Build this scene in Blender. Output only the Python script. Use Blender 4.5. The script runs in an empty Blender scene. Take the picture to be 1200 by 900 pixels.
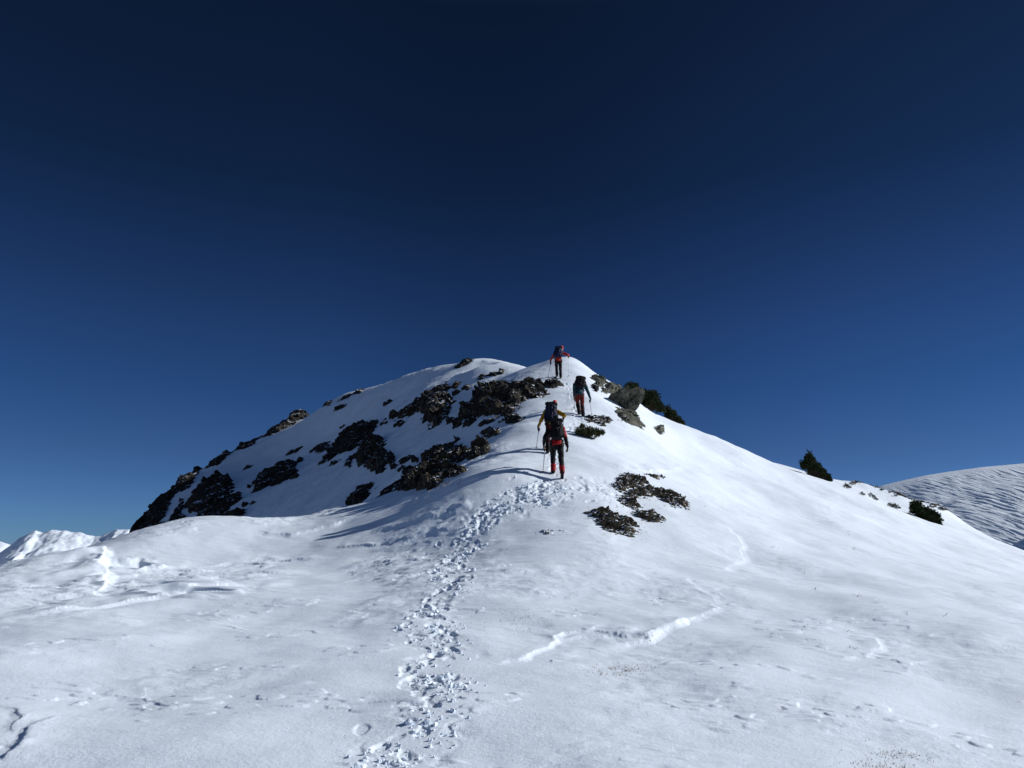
import bpy, bmesh, math, random
import numpy as np
from mathutils import Vector, Matrix, Quaternion
R = math.radians
random.seed(7); rng = np.random.default_rng(11)
scene = bpy.context.scene
col = scene.collection
F = 901.0; PITCH = R(11.9); CT, ST = math.cos(PITCH), math.sin(PITCH)

# ------------------------------------------------------------------ camera maths
def ray(px, py):
    u = (px-600)/F; v = (450-py)/F
    y = CT - v*ST; z = ST + v*CT
    return u/y, z/y                       # X and Z per metre of forward distance
def P(px, py, D):
    a, t = ray(px, py); return (a*D, D, t*D)

# ------------------------------------------------------------------ noise
def _h(ix, iy, seed):
    h = (ix.astype(np.int64)*374761393 + iy.astype(np.int64)*668265263 + seed*1442695041) & 0xffffffff
    h = ((h ^ (h >> 13))*1274126177) & 0xffffffff
    h = ((h ^ (h >> 16))*2246822519) & 0xffffffff
    return (h ^ (h >> 15)) & 0xffffffff
def hf(ix, iy, seed): return _h(ix, iy, seed)/4294967295.0
def gn(x, y, seed=0):
    x = np.asarray(x, float); y = np.asarray(y, float)
    x0 = np.floor(x); y0 = np.floor(y); fx = x-x0; fy = y-y0
    ix = x0.astype(np.int64); iy = y0.astype(np.int64)
    def g(a, b):
        an = hf(ix+a, iy+b, seed)*6.2831853
        return np.cos(an)*(fx-a)+np.sin(an)*(fy-b)
    u = fx*fx*fx*(fx*(fx*6-15)+10); v = fy*fy*fy*(fy*(fy*6-15)+10)
    return ((g(0,0)*(1-u)+g(1,0)*u)*(1-v)+(g(0,1)*(1-u)+g(1,1)*u)*v)*1.5
def fbm(x, y, seed=0, o=4, gain=.5):
    s = 0; a = 1
    for i in range(o):
        s = s+a*gn(x*2**i+i*17.3, y*2**i-i*9.1, seed+i*31); a *= gain
    return s
def worley(x, y, seed=0):
    """tilted facets: every cell a random height and tilt -> angular rock"""
    ix = np.floor(x).astype(np.int64); iy = np.floor(y).astype(np.int64)
    bd = np.full(x.shape, 9.); bh = np.zeros(x.shape); d2 = np.full(x.shape, 9.)
    for a in (-1,0,1):
        for b in (-1,0,1):
            cx = ix+a; cy = iy+b
            jx = cx+hf(cx,cy,seed); jy = cy+hf(cx,cy,seed+5)
            d = (x-jx)**2+(y-jy)**2
            hh = hf(cx,cy,seed+9)+(hf(cx,cy,seed+13)-.5)*1.5*(x-jx)+(hf(cx,cy,seed+17)-.5)*1.5*(y-jy)
            m = d < bd
            d2 = np.where(m, bd, np.minimum(d2, d)); bh = np.where(m, hh, bh); bd = np.where(m, d, bd)
    return bh, np.sqrt(d2)-np.sqrt(bd)
def ss(a, b, x):
    t = np.clip((x-a)/(b-a), 0, 1); return t*t*(3-2*t)

# ------------------------------------------------------------------ terrain control points
cp = []
def C(px, py, D): cp.append(P(px, py, D))
def W(x, y, z): cp.append((x, y, z))
PL = lambda x, y: 5.5+.70*(x-.3)+.4*(y-31)
def CF(px, py, cap=87):                     # a point of the shaded left flank
    a, t = ray(px, py); den = t-.70*a-.4
    D = (5.5-.21-12.4)/den if den < -.01 else cap
    C(px, py, min(D, cap))
for a in [(0,900,6.1),(300,900,6.0),(600,900,6),(900,900,6.1),(1200,900,6.3),
          (0,800,8.5),(300,800,8.45),(600,800,8.5),(800,800,8.7),(1000,800,9),(1200,800,9.5),
          (0,730,11.4),(200,720,12.5),(400,715,13.2),(600,700,13),(800,700,13.6),(1000,700,14.8),(1200,720,14.5),
          (0,671,17.5),(17,657.5,18.3),(40,656,18.8),(62,649,19.3),(103,643,20.5),(127,634,22),(145,638,23),(160,633,24),
          (200,655,19.2),(300,650,20),(400,645,19.5),(500,640,18.5),(600,640,17),(700,640,17),(800,650,17.5),(900,660,18.2),(1000,655,20),(1100,670,20.5),
          (200,627,24.8),(250,622.5,25.5),(330,618,25.5),(400,601,25.5),(450,585,25),(500,574,23),(540,562,22.2),(570,551,22),
          (600,600,19.5),(655,560,21.6),(644,531,24),(683,487,30),(654,443,38),(668,417,42.5),
          (610,545,22.1),(600,520,25.2),(603,500,27.8),(622,485,30.3),(625,465,33.5),(628,447,37),(628,431,41),(645,425,43),
          (700,600,19.5),(700,520,26),(720,480,32),(700,455,37),(760,540,27),(800,600,21),(850,560,30),(900,600,27),(780,520,33),(850,530,39),(930,570,37),
          (1000,600,31),(1050,620,30.5),(1100,640,29.5),(1200,670,28),(960,562,41),(1000,578,40),(1050,600,38.5),(1097,622,36),(1200,647,40),(1150,625,43),
          (697,436,42.5),(731,457,42),(746,475,41),(775,490,42),(804,500,43),(831,512,43.5),(870,526.5,44),(900,540,44.5),(940,554.5,45.5),
          (985,562,49),(1010,566,50),(1040,577,49),(1080,590,48),(1105,594,48),(1120,608,46),
          (606,429,51),(585,424,62),(570,420.5,68),(545,425,68),(520,428,68),(500,433,70),(500,456,58),(460,470,66),(560,436,52),(530,440,52),(590,440,46),
          (465,444.5,75),(430,458,80),(390,472,86),(350,484,91),(310,507,91),(280,524,89),(250,541,86),(225,557,81),(200,572,76),(188,591,73),(175,601,71),(164,618,70),(153,629.5,69)]:
    C(*a)
for a in [(541,492),(560,470),(520,500),(500,520),(480,560),(450,545),(420,580),(500,474),(450,500),(400,560),(400,520),(380,490),(360,590),(350,540),(540,528),(560,500),(575,480),(585,488),(550,518),(520,545),(540,508),(530,450),(570,465)]:
    CF(*a)
for a in [(250,570,70),(210,600,62),(200,620,57),(320,520,79),(260,610,54),(300,600,50),(300,560,65),(280,545,76),(230,585,68),(147,640,69),(138,652,70),(130,665,72),(115,680,66),(95,695,60),(60,720,55),(150,650,62),(140,665,80),(170,625,84),(262,560,95),(237,556.5,79),(295,520,88),(200,600,88),(985,586,53),(1040,600,53),(1085,613,52),(1120,622,50),(1150,632,48),(1010,571,47),(1060,583,47.5),(930,570,51),(870,545,50),(900,541.5,44)]: C(*a)
for x, y in [(-8,29.5),(-10.5,31),(-14,33),(-18,30),(-24,36),(-30,45),(-16,26),(-38,58)]:
    W(x, y, PL(x, y)-.3)
for a in [(-18,22,-6),(-20,14,-5),(-17,10,-3),(-25,4,-7),(-45,20,-22),(-60,55,-24),
          (0,0,-1.66),(-6,0,-2),(6,0,-2.1),(0,-8,-2.4),(0,-25,-7),(-20,-15,-9),(18,-12,-6),(20,8,-4),(30,20,-6),(14,3,-2.7),
          (40,30,-7),(45,45,-13),(39,57,-9),(30,65,-6),(18,62,-1),(10,54,4.5),(5,52,8),(1,55,10.5),(-2,62,14.5),
          (12,50,2.8),(-3,84,13),(-12,96,11),(-27,105,6),(-38,99,-2),(-50,88,-12),(10,75,-4),(0,100,2),(30,75,-18)]:
    W(*a)
for i in range(20):
    an = i*math.pi/10; W(5+135*math.cos(an), 40+135*math.sin(an), -85)
cp = np.array(cp)
S = 10.0
def tps(r2): return np.where(r2 > 0, r2*np.log(np.maximum(r2, 1e-12))*.5, 0)
def solve():
    n = len(cp); X = cp[:, :2]/S
    d2 = ((X[:, None]-X[None])**2).sum(-1)
    A = np.zeros((n+3, n+3)); A[:n, :n] = tps(d2)+np.eye(n)*2e-3
    A[:n, n] = 1; A[:n, n+1:] = X; A[n:, :n] = A[:n, n:].T
    b = np.zeros(n+3); b[:n] = cp[:, 2]
    return np.linalg.solve(A, b)
WT = solve()
def macro(x, y):
    x = np.asarray(x, float); y = np.asarray(y, float); shp = x.shape
    xf = x.ravel()/S; yf = y.ravel()/S; out = np.empty(xf.size); n = len(cp)
    for i in range(0, xf.size, 40000):
        a = xf[i:i+40000]; b = yf[i:i+40000]
        r2 = (a[:, None]-cp[None, :, 0]/S)**2+(b[:, None]-cp[None, :, 1]/S)**2
        out[i:i+40000] = tps(r2)@WT[:n]+WT[n]+WT[n+1]*a+WT[n+2]*b
    out = out.reshape(shp)
    rr = np.hypot(x-5, y-40)
    valley = -85-ss(120, 900, rr)*330+60*fbm(x/900, y/900, 71, 3)*ss(200, 1200, rr)
    w = ss(95, 130, rr)
    return out*(1-w)+valley*w
def trace(px, py, fn=None, d0=4.5, d1=110):
    fn = fn or macro
    a, t = ray(px, py)
    D = np.exp(np.linspace(math.log(d0), math.log(d1), 500))
    g = t*D-fn(a*D, D)
    k = np.where((g[1:] < 0)&(g[:-1] >= 0))[0]+1
    if len(k):
        i = k[0]; f = g[i-1]/(g[i-1]-g[i]); d = D[i-1]+(D[i]-D[i-1])*f
    else: d = D[np.argmin(g/D)]
    return np.array((a*d, d))
def polyd(x, y, pts):
    """distance, signed side and arclength fraction to a polyline"""
    best = np.full(x.shape, 1e9); side = np.zeros(x.shape); par = np.zeros(x.shape)
    L = [0]
    for i in range(len(pts)-1): L.append(L[-1]+math.dist(pts[i], pts[i+1]))
    for i in range(len(pts)-1):
        ax, ay = pts[i]; bx, by = pts[i+1]; dx, dy = bx-ax, by-ay; l2 = dx*dx+dy*dy
        t = np.clip(((x-ax)*dx+(y-ay)*dy)/l2, 0, 1)
        ex = x-ax-t*dx; ey = y-ay-t*dy; d = np.hypot(ex, ey)
        m = d < best
        best = np.where(m, d, best); side = np.where(m, np.sign(dx*(y-ay)-dy*(x-ax)), side)
        par = np.where(m, (L[i]+t*math.sqrt(l2))/L[-1], par)
    return best, side, par

def trace_far(px, py): return trace(px, min(py, 640), macro, 27.0 if px > 400 else 29.5, 110)
def wpts(pl): return [tuple(trace(*q)) for q in pl]
# wind-cut steps in the snow: (pixel line, height, decay width, direction +1: high side is left of travel, roughness)
STEPS = []
for pl, A, w, sg in [
    ([(118,640),(122,655),(116,672),(132,688),(112,702)], .16, 1.6, -1),
    ([(40,718),(90,712),(150,706),(200,702),(232,697),(290,693),(340,690)], .09, .8, 1),
    ([(570,782),(610,770),(650,744),(690,742),(722,738),(760,742),(790,727),(822,720),(842,712),(836,703)], .042, .5, 1),
    ([(842,706),(838,698),(815,690),(800,676)], .018, .3, 1),
    ([(700,752),(730,750),(762,745),(786,730),(806,722)], .05, .3, 1),
    ([(800,662),(850,668),(872,655),(868,632),(850,615),(800,600)], .03, 1.2, 1),
    ([(735,742),(700,735),(665,738),(640,745)], .045, .5, -1),
    ([(980,775),(1015,772),(1035,758),(1030,748)], .03, .4, 1),
    ([(700,548),(760,558),(800,548),(840,562),(880,575)], .05, 1.2, 1),
    ([(115,808),(160,816),(172,800)], .03, .25, 1),
    ([(0,900),(22,878),(38,855),(60,842)], .035, .3, -1),
    ([(0,830),(14,850),(8,872)], .03, .25, 1),
    ([(430,622),(470,612),(520,604),(560,590)], .07, .6, 1),
    ([(390,640),(440,634),(500,627)], .05, .5, 1),
    ([(160,668),(220,664),(300,655),(380,652)], .05, .5, 1),
    ([(300,622),(340,628),(380,618),(420,606)], .07, .5, 1)]:
    STEPS.append((wpts(pl), A, w, sg))
# the broken trail of boot prints
TRAIL = wpts([(430,930),(470,890),(500,850),(500,800),(512,760),(500,720),(530,690),(532,650),(548,625),(575,600),(615,580),(650,563)])
TRAIL2 = wpts([(560,612),(610,590),(660,578),(712,570)])
TR3 = wpts([(655,560),(650,530),(660,505),(682,487),(672,465),(655,443)])
PRINTS = []
def mkprints(line, n, wob):
    pts = np.array(line); seg = np.hypot(*np.diff(pts, axis=0).T); L = np.concatenate([[0], np.cumsum(seg)])
    r = random.Random(5+n)
    for i in range(n):
        s = (i+r.uniform(-.4,.4))/n*L[-1]; s = min(max(s, 0), L[-1]-1e-3); k = int(np.searchsorted(L, s, 'right')-1); t = (s-L[k])/seg[k]
        d = (pts[k+1]-pts[k])/seg[k]; p = pts[k]+(pts[k+1]-pts[k])*t+np.array((-d[1], d[0]))*r.gauss(0, wob)
        an = math.atan2(d[1], d[0])+r.uniform(-.5,.5)
        PRINTS.append((p[0], p[1], an, r.uniform(.08,.15), r.uniform(.012,.045)*(.55+.45*min(1, max(0, (p[1]-8)/8)))))
mkprints(TRAIL, 105, .24); mkprints(TRAIL2, 26, .4); mkprints(TR3, 42, .15)
LEFTPIT = [tuple(trace(*q)) for q in [(150,662),(195,690),(215,700)]]

def detail(x, y, z0=None):
    d = np.hypot(x, y)
    near = 1-ss(60, 110, d)
    fl = ss(-.3, 1.2, 0-(x+1.5+ (y-24)*.12))*ss(25.5, 28, y)        # shaded flank
    h = (.13*fbm(x/4.5, y/4.5, 3, 3)+.02*fbm(x/1.6, y/1.1, 5, 2))*near*ss(3,9,d)
    # sastrugi: low scarps stretched along the wind, strongest on the left
    c, s = math.cos(R(-8)), math.sin(R(-8)); u = x*c-y*s; v = x*s+y*c
    wob = .5*fbm(x/1.3, y/1.3, 21, 2)
    n1 = fbm(u/2.1+wob*.3, v/.62+wob*.7, 40, 3)
    left = ss(2.5, -3, x)*ss(11, 16, y)*(1-fl)
    patch = ss(-.05, .45, fbm(x/3.2, y/3.2, 9, 2)+.15*left)
    h = h+(ss(.0, .22, n1)*.03+ss(.28, .42, n1)*.025)*(.15+.85*left*(1-.8*ss(-8,-10.5,x)))*near*patch
    n2 = fbm(u/.55, v/.17, 55, 2)
    h = h+ss(.12, .3, n2)*.012*patch*near*(.35+left)
    n3 = fbm(x/.42+.3*gn(x*2, y*2, 4), y/.20, 57, 2); pm = ss(.22, .5, fbm(x/1.7, y/1.2, 58, 3))*ss(18, 13, d)
    h = h+ss(.10, .32, n3)*.013*pm
    # wind ripples and hard crust everywhere
    h = h+.012*fbm(x/.5, y/.35, 61, 3)*near*(.4+.6*patch)
    h = h+.010*np.abs(fbm(x/.9+3, y/.35, 66, 2))*near*ss(9,14,d)
    # flank: wind streaks falling to the lower left, and larger bulges
    a = R(38); u2 = x*math.cos(a)+y*math.sin(a); v2 = -x*math.sin(a)+y*math.cos(a)
    h = h+fl*near*(.09*fbm(u2/9, v2/3.2, 81, 3)+.08*fbm(u2/2.4, v2/.7, 88, 3)+.03*ss(.1, .3, fbm(u2/1.6, v2/.4, 89, 2)))
    # steps
    dist0 = None
    for pts, A, w, sg in STEPS:
        bx0 = min(p[0] for p in pts)-4; bx1 = max(p[0] for p in pts)+4; by0 = min(p[1] for p in pts)-4; by1 = max(p[1] for p in pts)+4
        m = (x > bx0)&(x < bx1)&(y > by0)&(y < by1)
        if not m.any(): continue
        big = A > .08; q_ = 1.3 if big else .8; g_ = .35 if big else .5; sf = .04+.0065*pts[0][1]
        xx = x[m]+.11*q_*fbm(x[m]/(.8*q_), y[m]/(.8*q_), 91, 4, g_); yy = y[m]+.13*q_*fbm(x[m]/(.8*q_)+9, y[m]/(.8*q_), 97, 4, g_)
        dd, sd, par = polyd(xx, yy, pts)
        sdn = dd*sd*sg; end = ss(0, .12, par)*(1-ss(.88, 1, par))*(.65+.6*fbm(xx/.8, yy/.8, 99, 2))
        h[m] += A*np.clip(end,0,1.2)*(ss(-sf-(.05 if big else 0), .05, sdn)*np.exp(-np.maximum(sdn,0)/w) - .35*np.exp(-(np.minimum(sdn,0)/.25)**2)*(sdn < 0)*ss(-1,0,sdn))
    # trail
    for line, wd, am in ((TRAIL, .28, 1), (TRAIL2, .55, 1.1), (TR3, .28, .9)):
        pa = np.array(line); m = (x > pa[:,0].min()-3)&(x < pa[:,0].max()+3)&(y > pa[:,1].min()-2)&(y < pa[:,1].max()+2)
        if not m.any(): continue
        xx, yy = x[m], y[m]
        dd, sd, par = polyd(xx, yy, line)
        mk = np.exp(-(dd/(wd*(1+.5*fbm(xx/.7, yy/.7, 15, 2))))**2)
        br = ss(-.25+.35*ss(15,9,yy), .35, fbm(xx/.55, yy/.55, 18, 2))
        wb, e = worley(xx/.17, yy/.15, 33); wb2, e2 = worley(xx/.07, yy/.065, 36)
        h[m] += mk*am*br*(-.025+.011*(wb-.4)+.007*(wb2-.5)+.032*fbm(xx/.2, yy/.2, 38, 2))
    for (a0, b0, an, ln, dp) in PRINTS:
        m = (np.abs(x-a0) < .6)&(np.abs(y-b0) < .6)
        if not m.any(): continue
        xx = x[m]-a0; yy = y[m]-b0; u = (xx*math.cos(an)+yy*math.sin(an))/ln; v = (-xx*math.sin(an)+yy*math.cos(an))/(ln*.5)
        r = np.sqrt(u*u+v*v)+.25*gn(xx*9+a0*7, yy*9, 3)
        h[m] += -dp*(1-ss(.6, 1.15, r))+.018*ss(8, 13, b0)*np.exp(-((r-1.35)/.28)**2)*(.4+gn(xx*7, yy*7+a0, 5))
    for k, (a0, b0) in enumerate(LEFTPIT):
        m = (np.abs(x-a0) < 2.5)&(np.abs(y-b0) < 1.6)
        if not m.any(): continue
        xx = (x[m]-a0)/(.8 if k else .5); yy = (y[m]-b0)/(.34 if k else .42); r = np.sqrt(xx*xx+yy*yy)+.6*fbm(xx*.9+yy*.5, yy*.9, 8+k, 2, .45)
        h[m] += -.17*(1-ss(.5, 1.0, r))*ss(-1.4, .9, xx)+.05*np.exp(-((r-1.2)/.3)**2)
    return h
def H(x, y):
    x = np.asarray(x, float); y = np.asarray(y, float)
    x, y = np.broadcast_arrays(x, y); x = x.copy(); y = y.copy()
    return macro(x, y)+detail(x, y)
def Hs(x, y): return float(H(np.array([x]), np.array([y]))[0])
def place(px, py):
    q = trace(px, py, H); return Vector((q[0], q[1], Hs(q[0], q[1])))

# ------------------------------------------------------------------ materials
def nm(name):
    m = bpy.data.materials.new(name); m.use_nodes = True; nt = m.node_tree
    return m, nt, nt.nodes['Principled BSDF']
def lk(nt, a, b): nt.links.new(a, b)
def noise_node(nt, scale, detail=4, rough=.55, vec=None):
    n = nt.nodes.new('ShaderNodeTexNoise'); n.inputs['Scale'].default_value = scale; n.inputs['Detail'].default_value = detail; n.inputs['Roughness'].default_value = rough
    if vec is None:
        tc = nt.nodes.new('ShaderNodeTexCoord'); vec = tc.outputs['Object']
    lk(nt, vec, n.inputs['Vector']); return n
def ramp(nt, fac, stops):
    r = nt.nodes.new('ShaderNodeValToRGB'); e = r.color_ramp.elements
    while len(e) < len(stops): e.new(.5)
    for i, (p, c) in enumerate(stops): e[i].position = p; e[i].color = (*c, 1)
    lk(nt, fac, r.inputs['Fac']); return r
def snow_mat(name, base=(.75,.83,.92), fine=1.0, rockmix=None):
    m, nt, b = nm(name)
    tc = nt.nodes.new('ShaderNodeTexCoord')
    n1 = noise_node(nt, .35, 5, .6, tc.outputs['Object'])
    r = ramp(nt, n1.outputs['Fac'], [(.3, tuple(c*.90 for c in base)), (.65, base)])
    lk(nt, r.outputs['Color'], b.inputs['Base Color'])
    b.inputs['Roughness'].default_value = .62
    b.inputs['Specular IOR Level'].default_value = .28
    mp = nt.nodes.new('ShaderNodeMapping'); mp.inputs['Scale'].default_value = (.45, 1.6, 1); mp.inputs['Rotation'].default_value = (0,0,R(-10))
    lk(nt, tc.outputs['Object'], mp.inputs['Vector'])
    a = noise_node(nt, 3.0*fine, 10, .70, mp.outputs['Vector']); c = noise_node(nt, 26*fine, 5, .7, tc.outputs['Object'])
    b1 = nt.nodes.new('ShaderNodeBump'); b1.inputs['Strength'].default_value = .46; b1.inputs['Distance'].default_value = .035/fine
    b2 = nt.nodes.new('ShaderNodeBump'); b2.inputs['Strength'].default_value = .8; b2.inputs['Distance'].default_value = .01/fine
    lk(nt, a.outputs['Fac'], b1.inputs['Height']); lk(nt, c.outputs['Fac'], b2.inputs['Height'])
    lk(nt, b1.outputs['Normal'], b2.inputs['Normal']); lk(nt, b2.outputs['Normal'], b.inputs['Normal'])
    return m
M = {}
M['snow'] = snow_mat('wind_packed_snow')
def rock_mat(name, cols, snow=.5, scale=3.0):
    m, nt, b = nm(name)
    n = noise_node(nt, scale, 8, .65); r = ramp(nt, n.outputs['Fac'], [(.28, cols[0]), (.5, cols[1]), (.72, cols[2])])
    tc2 = nt.nodes.new('ShaderNodeTexCoord'); mp2 = nt.nodes.new('ShaderNodeMapping'); mp2.inputs['Rotation'].default_value = (R(20), R(-30), R(25)); mp2.inputs['Scale'].default_value = (.35, 1.0, 1.5); nt.links.new(tc2.outputs['Object'], mp2.inputs['Vector'])
    n2 = noise_node(nt, scale*.5, 5, .55, mp2.outputs['Vector'])
    g = nt.nodes.new('ShaderNodeNewGeometry'); sp = nt.nodes.new('ShaderNodeSeparateXYZ'); lk(nt, g.outputs['True Normal'], sp.inputs[0])
    ad = nt.nodes.new('ShaderNodeMath'); ad.operation = 'MULTIPLY_ADD'; lk(nt, n2.outputs['Fac'], ad.inputs[0]); ad.inputs[1].default_value = .9; lk(nt, sp.outputs['Z'], ad.inputs[2])
    mr = nt.nodes.new('ShaderNodeMapRange'); mr.inputs['From Min'].default_value = 1.46-snow*.3; mr.inputs['From Max'].default_value = 1.50-snow*.3
    lk(nt, ad.outputs[0], mr.inputs['Value'])
    mx = nt.nodes.new('ShaderNodeMix'); mx.data_type = 'RGBA'; lk(nt, mr.outputs['Result'], mx.inputs['Factor']); lk(nt, r.outputs['Color'], mx.inputs['A']); mx.inputs['B'].default_value = (.74,.82,.91,1)
    lk(nt, mx.outputs['Result'], b.inputs['Base Color']); b.inputs['Roughness'].default_value = .85; b.inputs['Specular IOR Level'].default_value = .25
    bp = nt.nodes.new('ShaderNodeBump'); bp.inputs['Strength'].default_value = .8; bp.inputs['Distance'].default_value = .05
    n3 = noise_node(nt, scale*4, 6, .7); lk(nt, n3.outputs['Fac'], bp.inputs['Height']); lk(nt, bp.outputs['Normal'], b.inputs['Normal'])
    return m
M['dark_rock'] = rock_mat('dark_schist', [(.007,.0065,.007),(.016,.014,.012),(.038,.032,.024)], .5, 2.0)
M['brown_rock'] = rock_mat('brown_lichen_rock', [(.007,.006,.005),(.021,.017,.013),(.09,.075,.052)], .95, 3.5)
M['grey_rock'] = rock_mat('grey_lichen_rock', [(.03,.03,.025),(.085,.085,.065),(.2,.2,.155)], .2, 3.0)
M['stony'] = rock_mat('stony_turf', [(.018,.015,.012),(.06,.048,.03),(.18,.145,.095)], 1.45, 9.0)
def plain(name, c, rough=.7, var=.25, scale=12, bump=.3, dist=.01, metal=0, spec=.12):
    m, nt, b = nm(name)
    n = noise_node(nt, scale, 4); r = ramp(nt, n.outputs['Fac'], [(.3, tuple(x*(1-var) for x in c)), (.7, tuple(min(1, x*(1+var)) for x in c))])
    lk(nt, r.outputs['Color'], b.inputs['Base Color']); b.inputs['Roughness'].default_value = rough; b.inputs['Metallic'].default_value = metal; b.inputs['Specular IOR Level'].default_value = spec
    if bump:
        bp = nt.nodes.new('ShaderNodeBump'); bp.inputs['Strength'].default_value = bump; bp.inputs['Distance'].default_value = dist
        lk(nt, n.outputs['Fac'], bp.inputs['Height']); lk(nt, bp.outputs['Normal'], b.inputs['Normal'])
    return m
M['needles'] = plain('pine_needles', (.022,.033,.012), .7, .5, 5, 0)
M['heath'] = plain('heath_leaves', (.045,.05,.02), .7, .5, 9, 0)
M['bark'] = plain('pine_bark', (.07,.05,.035), .9, .3, 20)
M['straw'] = plain('dry_grass_straw', (.30,.22,.13), .8, .3, 30, 0)
M['red'] = plain('red_shell_fabric', (.29,.009,.012), .6, .15, 9, .5, .03)
M['salmon'] = plain('orange_red_shell_fabric', (.42,.035,.02), .6, .15, 9, .5, .03)
M['yellow'] = plain('mustard_shell_fabric', (.30,.16,.012), .6, .2, 9, .5, .03)
M['teal'] = plain('teal_shell_fabric', (.006,.04,.055), .6, .2, 9, .5, .03)
M['black'] = plain('black_softshell', (.006,.006,.008), .7, .3, 10, .5, .03)
M['maroon'] = plain('maroon_softshell', (.10,.01,.008), .7, .2, 10, .5, .03)
M['darkmaroon'] = plain('dark_maroon_softshell', (.022,.005,.007), .7, .2, 10, .5, .03)
M['navy'] = plain('navy_pack_fabric', (.007,.011,.032), .6, .3, 12, .5, .03)
M['blue'] = plain('blue_pack_fabric', (.006,.014,.05), .6, .3, 12, .5, .03)
M['skin'] = plain('skin', (.55,.30,.22), .6, .08, 20, .1)
M['boot'] = plain('boot_leather', (.007,.006,.007), .5, .3, 14)
M['metal'] = plain('pole_aluminium', (.45,.47,.5), .35, .1, 20, 0, metal=.7)
M['rubber'] = plain('black_rubber', (.008,.008,.008), .7, .2, 20, 0)
M['lime'] = plain('lime_logo_print', (.5,.62,.05), .6, .05, 20, 0)
M['white'] = plain('pale_print', (.6,.62,.64), .6, .05, 20, 0)
M['hair'] = plain('dark_hair', (.03,.02,.014), .7, .3, 40)

# ------------------------------------------------------------------ object helpers
def mesh_np(name, V, Fq, mat, smooth=True):
    me = bpy.data.meshes.new(name); n = len(V); k = Fq.shape[1]; f = len(Fq)
    me.vertices.add(n); me.vertices.foreach_set('co', V.astype(np.float32).ravel())
    me.loops.add(f*k); me.loops.foreach_set('vertex_index', Fq.astype(np.int32).ravel())
    me.polygons.add(f); me.polygons.foreach_set('loop_start', np.arange(0, f*k, k, dtype=np.int32)); me.polygons.foreach_set('loop_total', np.full(f, k, dtype=np.int32))
    me.polygons.foreach_set('use_smooth', np.full(f, smooth, dtype=bool))
    me.update(calc_edges=True); me.validate(); me.materials.append(mat)
    return me
def link(name, me, parent=None, loc=None):
    o = bpy.data.objects.new(name, me); col.objects.link(o)
    if parent: o.parent = parent
    if loc is not None: o.location = loc
    return o
def tag(o, label=None, cat=None, group=None, kind=None):
    if label: o['label'] = label
    if cat: o['category'] = cat
    if group: o['group'] = group
    if kind: o['kind'] = kind
    return o
def empty(name, loc, label, cat, group=None, rz=0):
    o = bpy.data.objects.new(name, None); col.objects.link(o); o.location = loc; o.rotation_euler = (0,0,rz)
    return tag(o, label, cat, group)
def gridfaces(nr, nc, wrap=False):
    i = np.arange(nr-1)[:, None]; j = np.arange(nc if wrap else nc-1)[None]
    j2 = (j+1)%nc
    return np.stack([i*nc+j, i*nc+j2, (i+1)*nc+j2, (i+1)*nc+j], -1).reshape(-1, 4)

# ------------------------------------------------------------------ ground sheet
an_in = np.linspace(-36.5, 36.5, 1250)
an_out = np.concatenate([np.linspace(36.5, 60, 60)[1:], np.linspace(60, 300, 90)[1:], np.linspace(300, 323.5, 60)[1:-1]])
ang = np.radians(np.concatenate([an_in, an_out]))
rad = [1.0]
while rad[-1] < 11000:
    r = rad[-1]
    rad.append(r*(1+(1/30 if r < 5 else 1/430 if r < 30 else 1/240 if r < 90 else 1/12)))
rad = np.array([.02]+rad)
RR, AA = np.meshgrid(rad, ang, indexing='ij')
GX = RR*np.sin(AA); GY = RR*np.cos(AA)
GZ = macro(GX, GY)+detail(GX, GY)
V = np.stack([GX, GY, GZ], -1).reshape(-1, 3)
me = mesh_np('snow_ground', V, gridfaces(len(rad), len(ang), True)[:, ::-1], M['snow'])
tag(link('snow_ground', me), kind='structure', label='wind packed snow ridge with a trodden trail')
del RR, AA, GX, GY, GZ, V

# ------------------------------------------------------------------ far mountains
def far_hill(name, crest, Rm, front, back, mat, amp, slope, fn, res, label=None):
    """crest: silhouette pixels at forward distance Rm; the mesh falls away to both sides of the crest line"""
    ns, nt_ = res
    px = np.linspace(crest[0][0], crest[-1][0], ns)
    py = np.interp(px, [c[0] for c in crest], [c[1] for c in crest])
    a = np.empty(ns); t = np.empty(ns)
    for i in range(ns): a[i], t[i] = ray(px[i], py[i])
    tt = np.concatenate([-front*np.linspace(1, 0, nt_)**1.5, back*np.linspace(0, 1, nt_//4)[1:]])
    A, T = np.meshgrid(a, tt, indexing='ij'); Tz = np.meshgrid(t*Rm, tt, indexing='ij')[0]
    X = A*Rm*(1+T/Rm*.6); Y = Rm+T
    Z = Tz+fn(X, Y, T)
    V = np.stack([X, Y, Z], -1).reshape(-1, 3)
    me = mesh_np(name, V, gridfaces(ns, len(tt))[:, ::-1], mat)
    return tag(link(name, me), kind='structure', label=label)
def far_fn(slope, amp, sc, seed, bslope=.6):
    def f(X, Y, T):
        m = ss(0, sc*.5, np.abs(T)); ridg = 1-2*np.abs(fbm(X/sc, Y/sc*.5, seed, 5))
        return np.where(T < 0, slope*T, -bslope*T)+amp*m*(ridg-.6)*ss(0, sc*3, np.abs(T)+sc*.4)+amp*.05*fbm(X/sc*7, Y/sc*7, seed+3, 3)
    return f
M['far_snow'] = rock_mat('far_mountain_snow', [(.08,.085,.10),(.14,.14,.15),(.22,.21,.2)], 2.55, .012)
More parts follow.
